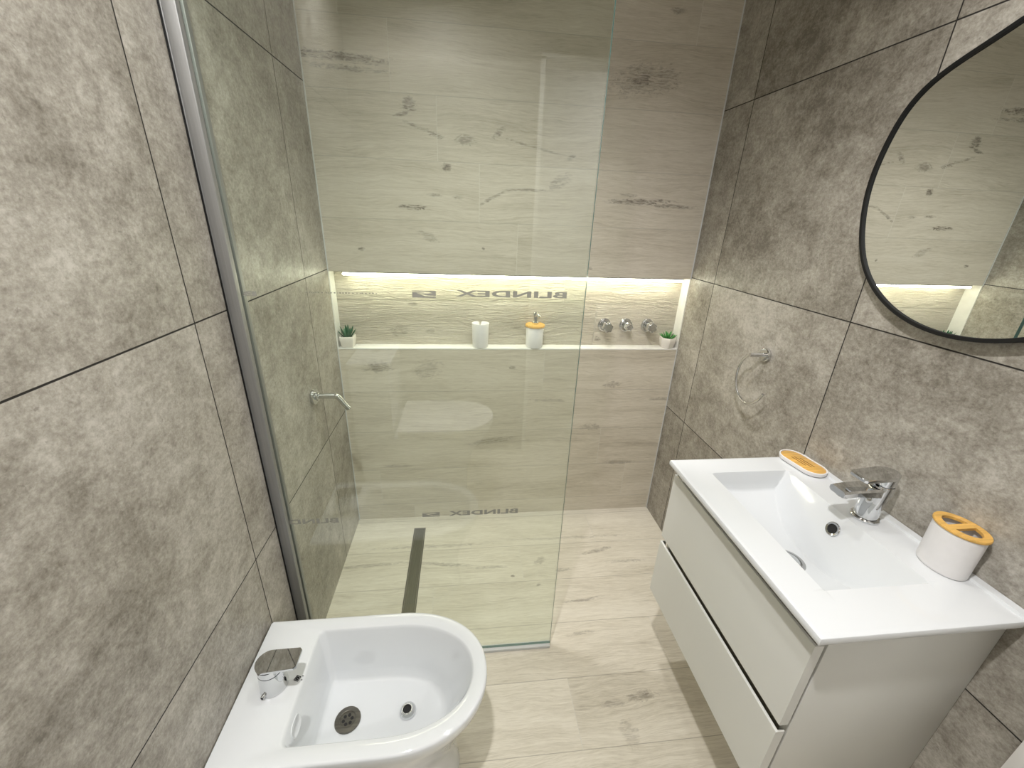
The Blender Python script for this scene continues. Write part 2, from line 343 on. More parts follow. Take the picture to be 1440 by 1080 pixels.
# rear wall with the doorway behind the camera, hall beyond, open white door along the right wall
bm = B(0.0, 0.893, YB - 0.1, YB, 0.0, CEIL); box(bm, 0.893, W, YB - 0.1, YB, 2.10, CEIL)
struct('wall_front', bm, M_BACKT, 'grey tiled wall with the doorway', 'wall')
bm = B(0.885, 0.905, YB - 0.11, YB + 0.012, 0.0, 2.10); box(bm, 0.885, W - 0.001, YB - 0.11, YB + 0.012, 2.09, 2.11)
struct('trim_8', bm, M_WHITEW, 'white door lining', 'trim')
struct('door_1', B(1.441, 1.474, YB + 0.02, -1.383, 0.01, 2.08, bev=0.002), M_WHITEW, 'open white door against the right wall', 'door')
struct('wall_hall', B(-0.1, W + 0.6, -3.3, -3.2, 0.0, CEIL), M_WHITEW, 'white hall wall', 'wall')
struct('wall_hall_left', B(-0.1, 0.0, -3.2, YB - 0.1, 0.0, CEIL), M_WHITEW, 'white hall side wall', 'wall')
struct('wall_hall_right', B(W + 0.5, W + 0.6, -3.2, YB - 0.1, 0.0, CEIL), M_WHITEW, 'white hall end wall', 'wall')
struct('wall_hall_front', B(W, W + 0.5, YB - 0.1, YB, 0.0, CEIL), M_WHITEW, 'white hall wall beside the doorway', 'wall')

# ------------------------------------------------------------------ lamp fixtures
for i, (lx, ly, le) in enumerate(LAMPS + [(1.85, -2.6, 0)]):
    lab = ['round white ceiling downlight above the toilet', 'round white ceiling downlight above the shower', 'round white ceiling downlight in the hall'][i]
    t = thing('ceiling_downlight', lab, 'light', (lx, ly, CEIL), 'ceiling downlights')
    bm = bmesh.new(); lathe(bm, [(0.055, -0.002), (0.075, -0.002), (0.078, -0.008), (0.072, -0.014), (0.057, -0.012)], (lx, ly, CEIL)); obj('bezel', bm, M_WHITEW, t)
    bm = bmesh.new(); lathe(bm, [(0.054, -0.003), (0.056, -0.010), (0.03, -0.012)], (lx, ly, CEIL)); obj('diffuser', bm, M_LAMPD, t)
t = thing('mirror_light', 'slim light bar on the tiled wall above the mirror', 'light', (W, -1.02, 2.0))
obj('bracket', B(W - 0.03, W - 0.0005, -1.06, -0.98, 1.985, 2.035, bev=0.003), M_CHROME, t)
obj('bar', B(W - 0.095, W - 0.03, -1.23, -0.81, 1.995, 2.025, bev=0.004), M_CHROME, t)
t = thing('led_strip', 'warm white LED strip under the top edge of the niche', 'light', (0.755, 0.02, NT))
obj('channel', B(0.05, W - 0.03, 0.004, 0.020, NT - 0.005, NT - 0.0005), M_ALU, t)
obj('diffuser', B(0.052, W - 0.032, 0.005, 0.019, NT - 0.014, NT - 0.0055), M_LED, t)

# ------------------------------------------------------------------ shower screen
GY = -0.7135; GX1 = 0.8141
t = thing('shower_screen', 'tall clear glass shower panel held by an aluminium wall channel', 'shower screen', (0.4, GY, 0.0))
bm = bmesh.new()
vs = box(bm, 0.014, GX1, GY, GY + 0.008, 0.012, 2.12).verts
bm.faces.ensure_lookup_table()
for f in bm.faces:
    f.normal_update(); f.material_index = 0 if abs(f.normal.y) > 0.5 else 1
pane = obj('glass_pane', bm, None, t, mats=[M_GLASS, M_GEDGE])
bm = bmesh.new()
box(bm, 0.0008, 0.004, GY - 0.016, GY + 0.022, 0.0, 2.13, bev=0.0006); box(bm, 0.004, 0.028, GY - 0.017, GY - 0.0012, 0.0, 2.13, bev=0.0012); box(bm, 0.004, 0.028, GY + 0.0092, GY + 0.023, 0.0, 2.13, bev=0.0012)
ch = obj('wall_channel', bm, M_ALU, t)
bm = bmesh.new(); box(bm, 0.0008, 0.0022, GY - 0.021, GY - 0.0165, 0.0, 2.13)
sub('dark_seal', bm, M_BLACK, ch)
obj('bottom_seal', B(0.028, GX1 - 0.002, GY - 0.010, GY + 0.012, 0.0, 0.0115, bev=0.001), M_SEAL, t)

def text_bm(body, x_right, z0, width, height):      # text read from behind the glass: mirrored in X
    cu = bpy.data.curves.new('t', 'FONT'); cu.body = body; cu.size = 1.0; cu.offset = 0.034; cu.resolution_u = 3; cu.space_character = 1.05
    o = bpy.data.objects.new('t', cu); COL.objects.link(o)
    me = bpy.data.meshes.new_from_object(o.evaluated_get(bpy.context.evaluated_depsgraph_get()))
    bpy.data.objects.remove(o); bm = bmesh.new(); bm.from_mesh(me); bpy.data.meshes.remove(me)
    xs = [v.co.x for v in bm.verts]; ys = [v.co.y for v in bm.verts]; x0, x1, y0, y1 = min(xs), max(xs), min(ys), max(ys)
    for v in bm.verts:
        v.co = Vector((x_right - (v.co.x - x0) / (x1 - x0) * width, GY - 0.0006, z0 + (v.co.y - y0) / (y1 - y0) * height))
    return bm
def logo_bm(x0, x1, z0, z1):        # small square emblem with a pale rising stroke left open
    bm = bmesh.new(); w = x1 - x0; h = z1 - z0
    def poly(p): bm.faces.new([bm.verts.new((x0 + a * w, GY - 0.0006, z0 + b * h)) for a, b in p])
    poly([(0, 0), (1, 0), (1, 0.18), (0.55, 0.22), (0.20, 0.62), (0.62, 0.70), (0, 0.80)])
    poly([(0, 0.92), (0.70, 0.84), (0.86, 0.68), (0.36, 0.56), (0.62, 0.34), (1, 0.28), (1, 1), (0, 1)])
    return bm
for (xr, z0, w_, h_) in [(0.674, 0.5925, 0.202, 0.0165), (0.7665, 1.2318, 0.266, 0.0150)]:
    o = obj('printed_word', text_bm('BLINDEX', xr, z0, w_, h_), M_PRINT, t); o['label'] = 'grey mirrored lettering printed on the glass'
for (xr, z0, w_, h_, tx) in [(0.161, 0.586, 0.135, 0.0165, 'BLIND'), (0.0600, 1.2255, 0.030, 0.0105, 'B')]:
    o = obj('printed_word', text_bm(tx, xr, z0, w_, h_), M_PRINT, t); o['label'] = 'grey mirrored lettering printed on the glass'
for (a, b, c, d) in [(0.395, 0.4445, 0.5925, 0.6075), (0.4005, 0.4545, 1.2278, 1.2440)]:
    o = obj('printed_emblem', logo_bm(a, b, c, d), M_PRINT, t); o['label'] = 'small grey square emblem printed on the glass'
bm = bmesh.new(); x = 0.165
while x < 0.325:
    w_ = random.uniform(0.0018, 0.0045); box(bm, x, x + w_, GY - 0.0007, GY - 0.0004, 1.2345, 1.2345 + random.uniform(0.0016, 0.003)); x += w_ + random.uniform(0.0015, 0.006)
obj('printed_line', bm, M_PRINT, t)

# ------------------------------------------------------------------ linear drain
t = thing('linear_drain', 'dark steel linear drain channel in the shower floor', 'drain', (0.3, -0.31, 0.0))
bm = bmesh.new(); box(bm, 0.2745, 0.279, -0.545, -0.084, 0.0005, 0.0022); box(bm, 0.3235, 0.328, -0.545, -0.084, 0.0005, 0.0022); box(bm, 0.279, 0.3235, -0.0885, -0.084, 0.0005, 0.0022); box(bm, 0.279, 0.3235, -0.545, -0.5405, 0.0005, 0.0022)
obj('frame', bm, M_STEEL, t)
obj('cover', B(0.2798, 0.3227, -0.5397, -0.0893, 0.0005, 0.0018), M_DRAIN, t)

# ------------------------------------------------------------------ shower spout, mixer handles
t = thing('shower_spout', 'chrome wall spout with round flange on the left shower wall', 'spout', (0.0, -0.335, 0.81))
bm = bmesh.new(); lathe(bm, [(0.028, 0.0006), (0.029, 0.004), (0.028, 0.010), (0.026, 0.011), (0.016, 0.0115), (0.016, 0.020), (0.012, 0.021)], (0, -0.335, 0.812), (1, 0, 0)); obj('flange', bm, M_CHROME, t)
bm = bmesh.new(); tube(bm, spline([(0.010, -0.335, 0.812), (0.045, -0.335, 0.8135), (0.070, -0.335, 0.8135), (0.081, -0.335, 0.811), (0.088, -0.335, 0.804), (0.101, -0.335, 0.784), (0.115, -0.335, 0.764)], 6), 0.0100, 20)
pp = obj('pipe', bm, M_CHROME, t)
bm = bmesh.new(); lathe(bm, [(0.0078, 0.0), (0.0078, 0.0007)], (0.1152, -0.335, 0.7637), (0.54, 0, -0.84), 20); sub('outlet', bm, M_HOLE, pp)

for i, (kx, rot, lab) in enumerate([(1.142, 0.2, 'round chrome shower handle nearest the glass edge'), (1.242, 0.9, 'middle chrome shower handle of the three in the niche'), (1.343, 0.5, 'round chrome shower handle nearest the right wall')]):
    kz = 0.976; t = thing('mixer_valve', lab, 'tap handle', (kx, ND, kz), 'chrome shower handles in the niche')
    bm = bmesh.new(); lathe(bm, [(0.029, 0.0006), (0.030, 0.003), (0.029, 0.008), (0.027, 0.0095), (0.019, 0.0105)], (kx, ND, kz), (0, -1, 0)); obj('escutcheon', bm, M_CHROME, t)
    bm = bmesh.new(); lathe(bm, [(0.0165, 0.010), (0.0165, 0.034), (0.015, 0.036)], (kx, ND, kz), (0, -1, 0)); obj('stem', bm, M_CHROME, t)
    bm = bmesh.new(); rings = []
    prof = [(0.0150, 0.0365), (0.0205, 0.038), (0.0215, 0.043), (0.0205, 0.062), (0.017, 0.064)] if i != 1 else [(0.012, 0.0365), (0.0145, 0.038), (0.0145, 0.056), (0.012, 0.058)]
    for (r, h) in prof:
        rings.append([Vector((kx + r * math.cos(rot + 2 * PI * k / 36) * (1 + 0.10 * math.cos(6 * 2 * PI * k / 36)), ND - h, kz + r * math.sin(rot + 2 * PI * k / 36) * (1 + 0.10 * math.cos(6 * 2 * PI * k / 36)))) for k in range(36)])
    loft(bm, rings); obj('knob', bm, M_CHROME, t, ang=25)

# ------------------------------------------------------------------ things on the niche shelf
cx, cy, r = 0.5885, 0.027, 0.0335
t = thing('tumbler', 'plain white bathroom tumbler on the niche shelf', 'cup', (cx, cy, NB))
bm = bmesh.new(); lathe(bm, [(0.030, 0.0005), (r - 0.001, 0.002), (r, 0.006), (0.0365, 0.102), (0.0360, 0.1045), (0.0345, 0.1045), (0.0335, 0.102), (0.031, 0.008), (0.02, 0.006)], (cx, cy, NB)); obj('body', bm, M_PLAST, t)
cx = 0.8245
t = thing('soap_dispenser', 'white soap dispenser with bamboo lid and chrome pump on the niche shelf', 'soap dispenser', (cx, cy, NB))
bm = bmesh.new(); lathe(bm, [(0.033, 0.0005), (0.0355, 0.002), (0.0365, 0.006), (0.0385, 0.088), (0.0375, 0.091)], (cx, cy, NB)); obj('body', bm, M_PLAST, t)
bm = bmesh.new(); lathe(bm, [(0.0405, 0.0915), (0.042, 0.0925), (0.042, 0.100), (0.041, 0.1015)], (cx, cy, NB)); obj('lid', bm, M_BAMBOO, t)
bm = bmesh.new(); lathe(bm, [(0.014, 0.102), (0.0145, 0.104), (0.0145, 0.112), (0.013, 0.114), (0.0075, 0.1145), (0.0075, 0.136), (0.0105, 0.137), (0.0115, 0.139), (0.0115, 0.152), (0.010, 0.154)], (cx, cy, NB)); pu = obj('pump', bm, M_CHROME, t)
bm = bmesh.new(); tube(bm, [(cx, cy, NB + 0.147), (cx + 0.007, cy - 0.016, NB + 0.146), (cx + 0.011, cy - 0.026, NB + 0.1435), (cx + 0.012, cy - 0.029, NB + 0.137)], [0.0062, 0.0058, 0.005, 0.0045], 12); sub('nozzle', bm, M_CHROME, pu)

def leaf(bm, base, direction, L, w):
    d = Vector(direction).normalized(); side = d.cross(Vector((0, 0, 1)))
    if side.length < 0.1: side = Vector((1, 0, 0))
    side.normalize(); up = side.cross(d).normalized(); rings = []
    for i in range(7):
        s = i / 6; c = Vector(base) + d * L * s + up * 0.10 * L * s * s
        ww = w * (0.55 + 1.1 * s - 1.55 * s ** 2.2) if s < 0.99 else w * 0.04
        ww = max(ww, w * 0.03); th = ww * 0.42
        rings.append([c + side * ww * math.cos(a) + up * (th * math.sin(a) + (0.25 * ww if abs(math.cos(a)) > 0.8 else 0)) for a in [2 * PI * k / 8 for k in range(8)]])
    loft(bm, rings)
def succulent(cx, cy, pot_bm, ztop, label, mat, n, tilt, L):
    t = thing('potted_succulent', label, 'plant', (cx, cy, NB), 'small potted succulents on the niche shelf')
    obj('pot', pot_bm, M_POT, t)
    bm = bmesh.new(); lathe(bm, [(0.019, -0.006), (0.019, 0.001), (0.012, 0.003)], (cx, cy, ztop)); obj('soil', bm, M_SOIL, t)
    for k in range(n):
        ring = 0 if k < n * 0.5 else 1 if k < n * 0.85 else 2
        a = k * 2.4 + 0.3; el = tilt[ring] + random.uniform(-0.12, 0.12)
        d = (math.cos(a) * math.cos(el), math.sin(a) * math.cos(el), math.sin(el)); rr = [0.013, 0.008, 0.003][ring]
        bm = bmesh.new(); leaf(bm, (cx + math.cos(a) * rr, cy + math.sin(a) * rr, ztop), d, L[ring], 0.0062 if ring else 0.007)
        obj('leaf', bm, mat, t, ang=60)
def square_pot(cx, cy, w, h, n, rot, flare):
    bm = bmesh.new(); rings = []
    for (s, z) in [(0.72, 0.0005), (0.80, 0.002), (0.90, h * 0.3), (1.0, h * 0.72), (flare, h - 0.002), (flare - 0.03, h), (flare - 0.14, h), (flare - 0.18, h - 0.006), (0.6, h - 0.010)]:
        ring = []
        for k in range(48):
            a = 2 * PI * k / 48; p = math.cos(PI / n) / math.cos(((a - rot) % (2 * PI / n)) - PI / n); p = min(p, 1.0 if n > 4 else 1.32 * math.cos(PI / n) * 1.0 + 0.0) if n == 4 else p * 1.0
            ring.append((cx + w * s * p * math.cos(a), cy + w * s * p * math.sin(a), NB + z))
        rings.append(ring)
    loft(bm, rings); return bm
succulent(0.0385, 0.027, square_pot(0.0385, 0.027, 0.041, 0.046, 4, 0.02 + PI / 4, 0.98), NB + 0.040, 'tall dark green succulent in a square white pot at the left end of the niche', M_LEAF2, 16, (0.85, 1.15, 1.4), (0.040, 0.050, 0.052))
succulent(1.437, 0.026, square_pot(1.437, 0.026, 0.0375, 0.047, 6, 0.35, 1.0), NB + 0.041, 'bright green broad succulent in a faceted white pot at the right end of the niche', M_LEAF, 15, (0.5, 0.9, 1.35), (0.032, 0.036, 0.034))

# ------------------------------------------------------------------ towel ring
ty, tz = -0.541, 1.031
t = thing('towel_ring', 'open chrome towel ring on the right wall', 'towel ring', (W, ty, tz))
bm = bmesh.new(); lathe(bm, [(0.021, 0.0006), (0.022, 0.003), (0.0215, 0.010), (0.019, 0.012)], (W, ty, tz), (-1, 0, 0)); obj('wall_mount', bm, M_CHROME, t)
bm = bmesh.new(); tube(bm, [(W - 0.010, ty, tz), (W - 0.03, ty + 0.001, tz), (W - 0.055, ty + 0.004, tz - 0.001)], [0.0075, 0.007, 0.0065], 14); obj('post', bm, M_CHROME, t)
RXO = W - 0.05
rp = [(RXO, -0.535, 1.0305), (RXO, -0.516, 1.018), (RXO, -0.502, 0.998), (RXO, -0.4935, 0.972), (RXO, -0.492, 0.944), (RXO, -0.4985, 0.918), (RXO, -0.513, 0.895), (RXO, -0.5375, 0.8795), (RXO, -0.566, 0.8755), (RXO, -0.592, 0.8855), (RXO, -0.614, 0.906), (RXO, -0.630, 0.933)]
RING_PTS = rp
bm = bmesh.new(); tube(bm, spline(rp, 6), 0.0044, 12); obj('ring', bm, M_CHROME, t)

# ------------------------------------------------------------------ mirror
mc = (-1.010, 1.500); MPOL = [(-1.1108, 1.2465), (-1.0659, 1.2330)]
t = thing('wall_mirror', 'rounded wall mirror with a thin black frame above the washbasin', 'mirror', (W, mc[0], mc[1]))
def mrad(a):      # a measured in the Y-Z plane of the wall; slightly irregular round outline
    base = 0.277 + 0.006 * math.cos(a) ** 2
    for (c, amp, wdt) in [(0.62, 0.012, 0.28), (1.12, -0.011, 0.30), (-0.25, -0.006, 0.35)]:
        d = (a - c + PI) % (2 * PI) - PI; base += amp * math.exp(-(d / wdt) ** 2)
    return base
NM = 128
def mring(off, x): return [(x, mc[0] + (mrad(2 * PI * k / NM) - off) * math.cos(2 * PI * k / NM), mc[1] + (mrad(2 * PI * k / NM) - off) * math.sin(2 * PI * k / NM)) for k in range(NM)]
bm = bmesh.new(); loft(bm, [mring(0.010, W - 0.001), mring(0.0, W - 0.002), mring(0.0, W - 0.0255), mring(0.001, W - 0.0265), mring(0.007, W - 0.0265), mring(0.008, W - 0.0255), mring(0.008, W - 0.021)], True, False)
obj('frame', bm, M_BLACK, t)
bm = bmesh.new(); loft(bm, [mring(0.0078, W - 0.019), mring(0.0078, W - 0.0215)]); obj('mirror_glass', bm, M_MIRROR, t)

# ------------------------------------------------------------------ vanity cabinet
VX, VY0, VY1, VZ0 = 1.102, -1.283, -0.782, 0.328
t = thing('vanity_cabinet', 'white wall hung vanity cabinet with two drawers under the washbasin', 'cabinet', (1.28, -1.035, VZ0))
bm = bmesh.new()
box(bm, 1.1265, W - 0.0015, VY0, VY0 + 0.016, VZ0, 0.792, bev=0.0008); box(bm, 1.1265, W - 0.0015, VY1 - 0.016, VY1, VZ0, 0.792, bev=0.0008)
box(bm, 1.1265, W - 0.0015, VY0 + 0.0162, VY1 - 0.0162, VZ0, VZ0 + 0.016)
obj('carcass', bm, M_CAB, t)
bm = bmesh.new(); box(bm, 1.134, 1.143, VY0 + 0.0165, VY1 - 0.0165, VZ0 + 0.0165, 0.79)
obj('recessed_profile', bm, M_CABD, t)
for (z0, z1, lab) in [(0.5435, 0.760, 'upper drawer front'), (VZ0 + 0.001, 0.5235, 'lower drawer front')]:
    sec = [(VX, z0 + 0.001), (VX + 0.001, z0), (VX + 0.0175, z0), (VX + 0.0185, z0 + 0.001), (VX + 0.0185, z1 - 0.034), (VX + 0.0095, z1 - 0.024), (VX + 0.0065, z1 - 0.012), (VX + 0.0065, z1 - 0.001), (VX + 0.0055, z1), (VX + 0.001, z1), (VX, z1 - 0.001)]
    bm = bmesh.new(); loft(bm, [[(x if 0.003 <= (y - VY0) <= VY1 - VY0 - 0.003 or i not in (5, 6, 7) else VX + 0.0185, y, z if i != 7 or 0.003 <= (y - VY0) <= VY1 - VY0 - 0.003 else z1 - 0.0005) for i, (x, z) in enumerate(sec)] for y in (VY0, VY0 + 0.0029, VY0 + 0.0031, VY1 - 0.0031, VY1 - 0.0029, VY1)])
    o = obj('drawer', bm, M_CAB, t, ang=25); o['label'] = lab

# ------------------------------------------------------------------ washbasin
CT = 0.81; BX0, BX1, BY0, BY1 = 1.077, W - 0.001, -1.305, -0.785
IX0, IX1, IY0, IY1 = 1.158, 1.374, -1.219, -0.852
YC = (IY0 + IY1) / 2; HY = (IY1 - IY0) / 2
t = thing('washbasin', 'white ceramic countertop washbasin with a scooped rectangular bowl', 'washbasin', (1.28, YC, 0.79))
def sst(a, b, x):
    u = min(1, max(0, (x - a) / (b - a))); return u * u * (3 - 2 * u)
def topz(x, y):
    z = CT
    if x > W - 0.020: z += 0.005 * sst(W - 0.020, W - 0.0175, x)
    if IX0 < x < IX1 and IY0 < y < IY1:
        tt = abs((y - YC) / HY); D = 0.074 * (1 - tt ** 2.4) + 0.042 * (1 - sst(0.945, 1.0, tt))
        front = sst(IX0, IX0 + 0.020, x) ** 0.7
        # slight fall of the bowl floor toward the drain, then a steep rear wall
        xb = IX1 - 0.004 - 0.46 * D
        fl = 0.86 + 0.14 * sst(IX0, IX0 + 0.10, x)
        p = front * fl
        depth = D * p
        if x > xb: depth = D * max(0.0, (IX1 - x) / (IX1 - xb)) if IX1 > xb else 0
        z -= depth
    return z
def lin(a, b, n): return [a + (b - a) * i / n for i in range(n + 1)]
bm = bmesh.new()
xs = sorted(set([round(v, 5) for v in [BX0 + 0.004] + lin(BX0 + 0.01, IX0, 3) + lin(IX0, IX0 + 0.024, 8) + lin(IX0 + 0.024, 1.30, 14) + lin(1.30, IX1, 34) + lin(IX1, W - 0.022, 3) + [W - 0.020, W - 0.019, W - 0.0175, W - 0.012, BX1]]))
ys = sorted(set([round(v, 5) for v in [BY0 + 0.004] + lin(BY0 + 0.01, IY0, 3) + lin(IY0, IY0 + 0.02, 7) + lin(IY0 + 0.02, IY1 - 0.02, 56) + lin(IY1 - 0.02, IY1, 7) + lin(IY1, BY1 - 0.01, 3) + [BY1 - 0.004]]))
gv = [[bm.verts.new((x, y, topz(x, y))) for y in ys] for x in xs]
for i in range(len(xs) - 1):
    for j in range(len(ys) - 1): bm.faces.new((gv[i][j], gv[i + 1][j], gv[i + 1][j + 1], gv[i][j + 1]))
per = [gv[i][0] for i in range(len(xs))] + [gv[-1][j] for j in range(1, len(ys))] + [gv[i][-1] for i in range(len(xs) - 2, -1, -1)] + [gv[0][j] for j in range(len(ys) - 2, 0, -1)]
cxm, cym = (BX0 + BX1) / 2, YC
prev = per
for (o_, z) in [(0.0028, -0.001), (0.004, -0.0035), (0.004, -0.012), (0.003, -0.015)]:
    nxt = []
    for v in per:
        x, y = v.co.x, v.co.y
        if x <= xs[0] + 1e-4: x -= o_
        if y <= ys[0] + 1e-4: y -= o_
        if y >= ys[-1] - 1e-4: y += o_
        nxt.append(bm.verts.new((x, y, v.co.z + z)))
    n = len(per)
    for k in range(n): bm.faces.new((prev[k], prev[(k + 1) % n], nxt[(k + 1) % n], nxt[k]))
    prev = nxt
# bowl underside closed by a shallow tray
bb = [bm.verts.new((x, y, 0.792)) for x, y in ((BX0 + 0.06, BY0 + 0.05), (BX1 - 0.03, BY0 + 0.05), (BX1 - 0.03, BY1 - 0.05), (BX0 + 0.06, BY1 - 0.05))]
obj('basin', bm, M_CER, t, ang=40)
# drain and overflow
dx, dy = 1.262, YC - 0.008; dz = topz(dx, dy)
bm = bmesh.new(); lathe(bm, [(0.034, -0.001), (0.035, 0.0015), (0.033, 0.003), (0.027, 0.0035), (0.026, 0.0015), (0.010, 0.0012)], (dx, dy, dz + 0.001), (0.0, 0, 1)); dr = obj('drain', bm, M_CHROMED, t)
bm = bmesh.new(); lathe(bm, [(0.0225, 0.0022), (0.022, 0.0055), (0.016, 0.0070), (0.006, 0.0074)], (dx, dy, dz + 0.001)); sub('plug', bm, M_CHROME, dr)
oy = -1.035; od = Vector((-0.93, 0, 0.40)).normalized(); oc = Vector((1.3565, oy, topz(1.3565, oy)))
bm = bmesh.new(); lathe(bm, [(0.0105, 0.0008), (0.0160, 0.0008), (0.0165, 0.003), (0.0150, 0.0045), (0.0112, 0.004), (0.0105, 0.0015)], oc, od); ov = obj('overflow_ring', bm, M_CHROME, t)
bm = bmesh.new(); lathe(bm, [(0.0106, 0.0006), (0.0106, 0.0018)], oc, od); sub('overflow_hole', bm, M_HOLE, ov)

# ------------------------------------------------------------------ basin mixer tap
tx, tY = 1.416, -1.040
t = thing('basin_tap', 'chrome single lever tap standing on the washbasin', 'tap', (tx, tY, CT))
bm = bmesh.new(); lathe(bm, [(0.0265, 0.0005), (0.0275, 0.002), (0.0275, 0.005), (0.026, 0.007), (0.022, 0.0075)], (tx, tY, CT)); obj('base_ring', bm, M_CHROME, t)
bm = bmesh.new(); loft(bm, [[(tx + 0.010 * min(1, max(0, (h - 0.03) / 0.05)) + rr_ * math.cos(2 * PI * k / 48), tY + min(rr_, 0.0225) * math.sin(2 * PI * k / 48), CT + h) for k in range(48)] for rr_, h in [(0.0225, 0.008), (0.0225, 0.03), (0.0228, 0.055), (0.0235, 0.080), (0.0235, 0.090), (0.022, 0.0915)]]); obj('body', bm, M_CHROME, t)
def slab(bm, sec):     # sections: (x, half width, z bottom, z top)
    rings = []
    for (x, hw, z0, z1) in sec:
        q = min(0.004, (z1 - z0) * 0.35); rings.append([(x, tY - hw + q, z0), (x, tY + hw - q, z0), (x, tY + hw, z0 + q), (x, tY + hw, z1 - q), (x, tY + hw - q, z1), (x, tY - hw + q, z1), (x, tY - hw, z1 - q), (x, tY - hw, z0 + q)])
    loft(bm, rings)
bm = bmesh.new(); slab(bm, [(tx - 0.006, 0.0205, CT + 0.064, CT + 0.088), (tx - 0.03, 0.0205, CT + 0.066, CT + 0.0875), (tx - 0.065, 0.0205, CT + 0.0695, CT + 0.0865), (tx - 0.088, 0.020, CT + 0.067, CT + 0.0845), (tx - 0.096, 0.019, CT + 0.069, CT + 0.0835)]); sp_ = obj('spout', bm, M_CHROME, t)
bm = bmesh.new(); lathe(bm, [(0.0115, 0.0), (0.0115, 0.006), (0.009, 0.0065)], (tx - 0.079, tY, CT + 0.069), (-0.15, 0, -1), 24); sub('aerator', bm, M_CHROMED, sp_)
bm = bmesh.new()
out = [(0.026 * math.cos(a), 0.0235 * math.sin(a)) for a in lin(-PI / 2, PI / 2, 14)]
out = [(tx + 0.006 + max(a, 0) * 1.05, tY + b) for a, b in out] + [(tx - 0.056, tY + 0.0215), (tx - 0.060, tY + 0.017), (tx - 0.060, tY - 0.017), (tx - 0.056, tY - 0.0215)]
def lev(dz, k): return [(tx + (x - tx) * k, tY + (y - tY) * k, CT + 0.1150 + dz + (x - tx) * 0.075) for x, y in out]
loft(bm, [lev(-0.0045, 0.96), lev(-0.003, 1.0), lev(0.003, 1.0), lev(0.0048, 0.97)]); 
bm2 = bm; lathe(bm2, [(0.0215, 0.093), (0.0225, 0.096), (0.0228, 0.1135)], (tx + 0.009, tY, CT)); obj('lever', bm2, M_CHROME, t)

# ------------------------------------------------------------------ soap dish
sc, sa = Vector((1.4325, -0.8315, CT)), math.radians(99)     # long axis direction in the XY plane
t = thing('soap_dish', 'oval white soap dish with slotted bamboo insert on the washbasin corner', 'soap dish', tuple(sc))
du, dv = Vector((math.cos(sa), math.sin(sa), 0)), Vector((-math.sin(sa), math.cos(sa), 0))
def stadium(L, r, z, n=12):
    pts = [(L + r * math.cos(a), r * math.sin(a)) for a in lin(-PI / 2, PI / 2, n)] + [(-L + r * math.cos(a), r * math.sin(a)) for a in lin(PI / 2, 1.5 * PI, n)]
    return [sc + du * a + dv * b + Vector((0, 0, z)) for a, b in pts]
L0, r0 = 0.030, 0.0335
bm = bmesh.new(); loft(bm, [stadium(L0, r0 - 0.005, 0.0005), stadium(L0, r0 - 0.001, 0.003), stadium(L0, r0, 0.008), stadium(L0, r0, 0.0125), stadium(L0, r0 - 0.0008, 0.0133), stadium(L0, r0 - 0.003, 0.0133), stadium(L0, r0 - 0.0036, 0.0125), stadium(L0, r0 - 0.0036, 0.0075)])
obj('tray', bm, M_PLAST, t)
bm = bmesh.new(); loft(bm, [stadium(L0, r0 - 0.0042, 0.0078), stadium(L0, r0 - 0.0042, 0.0110), stadium(L0, r0 - 0.005, 0.0115)]); ins = obj('bamboo_insert', bm, M_BAMBOO, t)
for k in (-1, 0, 1):
    c = sc + dv * 0.0085 * k + du * 0.006 * k; bm = bmesh.new(); hl = 0.022 if k else 0.027
    loft(bm, [[c + du * a * hl + dv * b * 0.0011 + Vector((0, 0, z)) for a, b in ((-1, -1), (1, -1), (1, 1), (-1, 1))] for z in (0.0113, 0.01175)]); sub('slot', bm, M_SLOT, ins)

# ------------------------------------------------------------------ toothbrush holder
hc = Vector((1.4415, -1.1815, CT)); ha, hb = 0.041, 0.0325
hdir = math.radians(90)
t = thing('toothbrush_holder', 'oval white toothbrush holder with divided bamboo rim on the washbasin', 'toothbrush holder', tuple(hc))
hu, hv = Vector((math.cos(hdir), math.sin(hdir), 0)), Vector((-math.sin(hdir), math.cos(hdir), 0))
def oval(k, z, n=48, o=0.0): return [hc + hu * (ha * k + o) * math.cos(2 * PI * i / n) + hv * (hb * k + o) * math.sin(2 * PI * i / n) + Vector((0, 0, z)) for i in range(n)]
bm = bmesh.new(); loft(bm, [oval(0.93, 0.0005), oval(0.97, 0.002), oval(0.985, 0.006), oval(1.0, 0.0895), oval(0.94, 0.0898), oval(0.93, 0.086), oval(0.92, 0.010), oval(0.5, 0.009)]); obj('body', bm, M_PLAST, t)
bm = bmesh.new()
# rim: ring with a bar across the short axis
def rimv(o, z): return oval(1.0, z, 48, o)
rr = [rimv(0.0015, 0.0905), rimv(0.0025, 0.092), rimv(0.0025, 0.095), rimv(0.0015, 0.0965), rimv(-0.0095, 0.0965), rimv(-0.0100, 0.096), rimv(-0.0100, 0.0905)]
rr.append(rr[0]); vs = [[bm.verts.new(p) for p in q] for q in rr[:-1]]; vs.append(vs[0])
for a, b in zip(vs[:-1], vs[1:]):
    for i in range(48): bm.faces.new((a[i], a[(i + 1) % 48], b[(i + 1) % 48], b[i]))
loft(bm, [[hc + hu * a * 0.0065 + hv * b * 0.0235 + Vector((0, 0, z)) for a, b in ((-1, -1), (1, -1), (1, 1), (-1, 1))] for z in (0.0908, 0.0963)])
obj('bamboo_rim', bm, M_BAMBOO, t)

